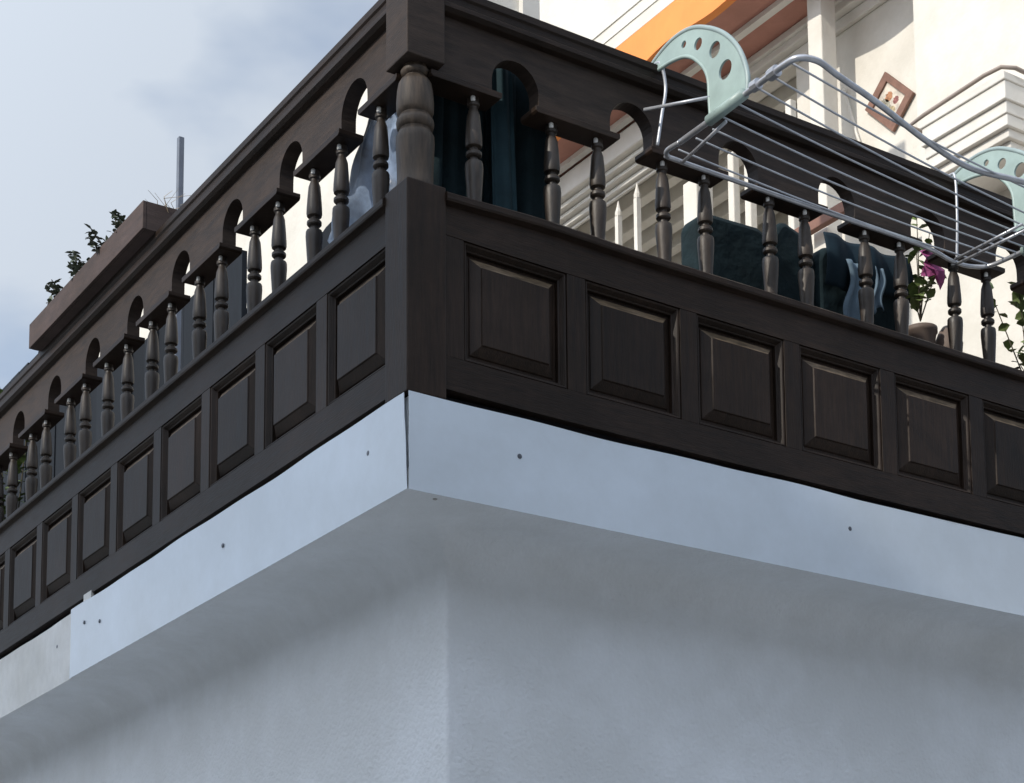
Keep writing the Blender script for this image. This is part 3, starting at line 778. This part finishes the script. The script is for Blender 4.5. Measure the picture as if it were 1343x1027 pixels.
# ------------------------------------------------------------------ drying rack hooked over the handrail
def rack():
    Z = 1.17
    e = empty('drying_rack', (1.5, -.02, Z), 'wire clothes drying rack with mint plastic ends hooked over the front handrail', 'drying rack')
    def catmull(pts, n=8):
        P = [Vector(p) for p in pts]; P = [P[0]*2-P[1]]+P+[P[-1]*2-P[-2]]; out = []
        for i in range(1, len(P)-2):
            for k in range(n):
                t = k/n; a, b, c, d = P[i-1:i+3]
                out.append(.5*((2*b)+(-a+c)*t+(2*a-5*b+4*c-d)*t*t+(-a+3*b-3*c+d)*t**3))
        out.append(P[-2]); return out
    inner = [(.855, -.10, Z), (.852, -.045, Z), (.87, -.022, Z-.002), (.92, -.018, Z-.003), (1.4, -.02, Z-.006), (1.9, -.018, Z-.004), (2.10, .012, Z-.002), (2.19, .005, Z), (2.235, -.04, Z), (2.245, -.18, Z), (2.25, -.30, Z)]
    part('inner_tube', MB().tube(catmull(inner), .0075, 10), tube_m, e, smooth=True)
    outer = [(.855, -.10, Z), (.853, -.26, Z), (.848, -.45, Z+.002), (.845, -.56, Z+.002), (.855, -.608, Z+.002), (.91, -.625, Z+.002), (1.0, -.605, Z), (1.19, -.562, Z), (1.46, -.492, Z-.003), (1.68, -.452, Z-.002), (1.87, -.475, Z), (2.05, -.49, Z), (2.2, -.46, Z), (2.25, -.38, Z), (2.25, -.30, Z)]
    part('outer_tube', MB().tube(catmull(outer), .0088, 10), tube_m, e, smooth=True)
    wires = [((.885, -.055), (2.232, -.025)), ((.888, -.133), (2.245, -.084)), ((.897, -.198), (2.245, -.135)), ((.880, -.264), (2.245, -.176)), ((.860, -.342), (2.245, -.231)), ((.852, -.434), (2.25, -.267)), ((.846, -.50), (2.25, -.32)), ((.86, -.575), (2.22, -.43))]
    for i, (a, b) in enumerate(wires):
        pts = []
        for k in range(13):
            t = k/12; pts.append((a[0]+(b[0]-a[0])*t, a[1]+(b[1]-a[1])*t+.012*math.sin(t*PI), Z+.006-.008*math.sin(t*PI)))
        part('wire', MB().tube(pts, .0031, 6), galv, e, smooth=True)
    for a, b in (((2.085, -.012), (2.082, -.30)), ((2.115, .01), (2.122, -.32)), ((.924, -.02), (.886, -.27))):
        part('cross_bar', MB().tube([(a[0], a[1], Z-.008), (b[0], b[1], Z-.008)], .005, 8), tube_m, e, smooth=True)
    # mint crescent end pieces, planes across the rack
    def crescent(X):
        outer = [(.045, 1.468), (.0, 1.49), (-.079, 1.506), (-.16, 1.495), (-.236, 1.455), (-.30, 1.405), (-.35, 1.347), (-.38, 1.29), (-.397, 1.228), (-.392, 1.175)]
        inner = [(-.235, 1.175), (-.231, 1.235), (-.228, 1.30), (-.21, 1.345), (-.181, 1.382), (-.15, 1.41), (-.112, 1.430), (-.06, 1.442), (-.015, 1.446), (.045, 1.452)]
        oc = catmull([(0, *p) for p in outer], 5); ic = catmull([(0, *p) for p in inner], 5)
        n = len(oc); mb = MB(); th = .007
        # plate as strips with round holes: tessellate with bmesh
        holes = [(-.124, 1.462, .011), (-.189, 1.430, .018), (-.262, 1.375, .024), (-.306, 1.292, .028)]
        cu = bpy.data.curves.new('crescent', 'CURVE'); cu.dimensions = '2D'; cu.fill_mode = 'BOTH'; cu.extrude = th/2
        def sp(pts):
            s = cu.splines.new('POLY'); s.points.add(len(pts)-1); s.use_cyclic_u = True
            for q, (a, b) in zip(s.points, pts): q.co = (a, b, 0, 1)
        sp([(p.y, p.z) for p in oc]+[(p.y, p.z) for p in ic])
        for (a, b, r) in holes: sp([(a+r*math.cos(2*PI*k/20), b+r*math.sin(2*PI*k/20)) for k in range(20)])
        co = bpy.data.objects.new('tmp', cu); COL.objects.link(co); bpy.context.view_layer.update()
        me = bpy.data.meshes.new_from_object(co); bpy.data.objects.remove(co)
        off = e.location
        for v in me.vertices: v.co = Vector((X+v.co.z, v.co.x, v.co.y))-off
        me.materials.clear(); me.materials.append(mint)
        c = link('crescent_end', me, e)
        # raised rims
        o2 = MB().tube([(X-.000, p.y, p.z) for p in oc], .0075, 8); part('rim', o2, mint_d, c, smooth=True)
        o3 = MB().tube([(X-.000, p.y, p.z) for p in ic], .006, 8); part('rim', o3, mint, c, smooth=True)
        return c
    crescent(.86); crescent(2.13)
    part('grip_sleeve', MB().tube([(.853, -.235, Z+.001), (.848, -.395, Z+.003)], .0165, 12), mint, e, smooth=True)
    part('grip_sleeve', MB().tube([(2.246, -.16, Z), (2.25, -.31, Z)], .0165, 12), mint, e, smooth=True)
    # hooks
    part('hook', MB().tube(catmull([(.86, .06, 1.462), (.86, .01, 1.472), (.862, -.012, 1.455), (.875, -.012, 1.385), (.862, -.008, 1.30), (.850, .0, 1.205)]), .005, 8), galv, e, smooth=True)
    part('hook', MB().tube(catmull([(2.10, .06, 1.468), (2.10, .01, 1.472), (2.10, -.012, 1.45), (2.10, -.013, 1.3), (2.105, .0, 1.17)]), .0045, 8), galv, e, smooth=True)
    part('stay_rod', MB().tube([(.80, -.004, 1.30), (.86, -.235, 1.245)], .005, 8), galv, e, smooth=True)
    part('clamp', MB().tube([(.85, -.50, Z+.004), (.849, -.53, Z+.004)], .017, 10), tube_m, e)
    part('clamp', MB().tube([(.848, -.43, Z+.004), (.848, -.455, Z+.004)], .016, 10), tube_m, e)
rack()
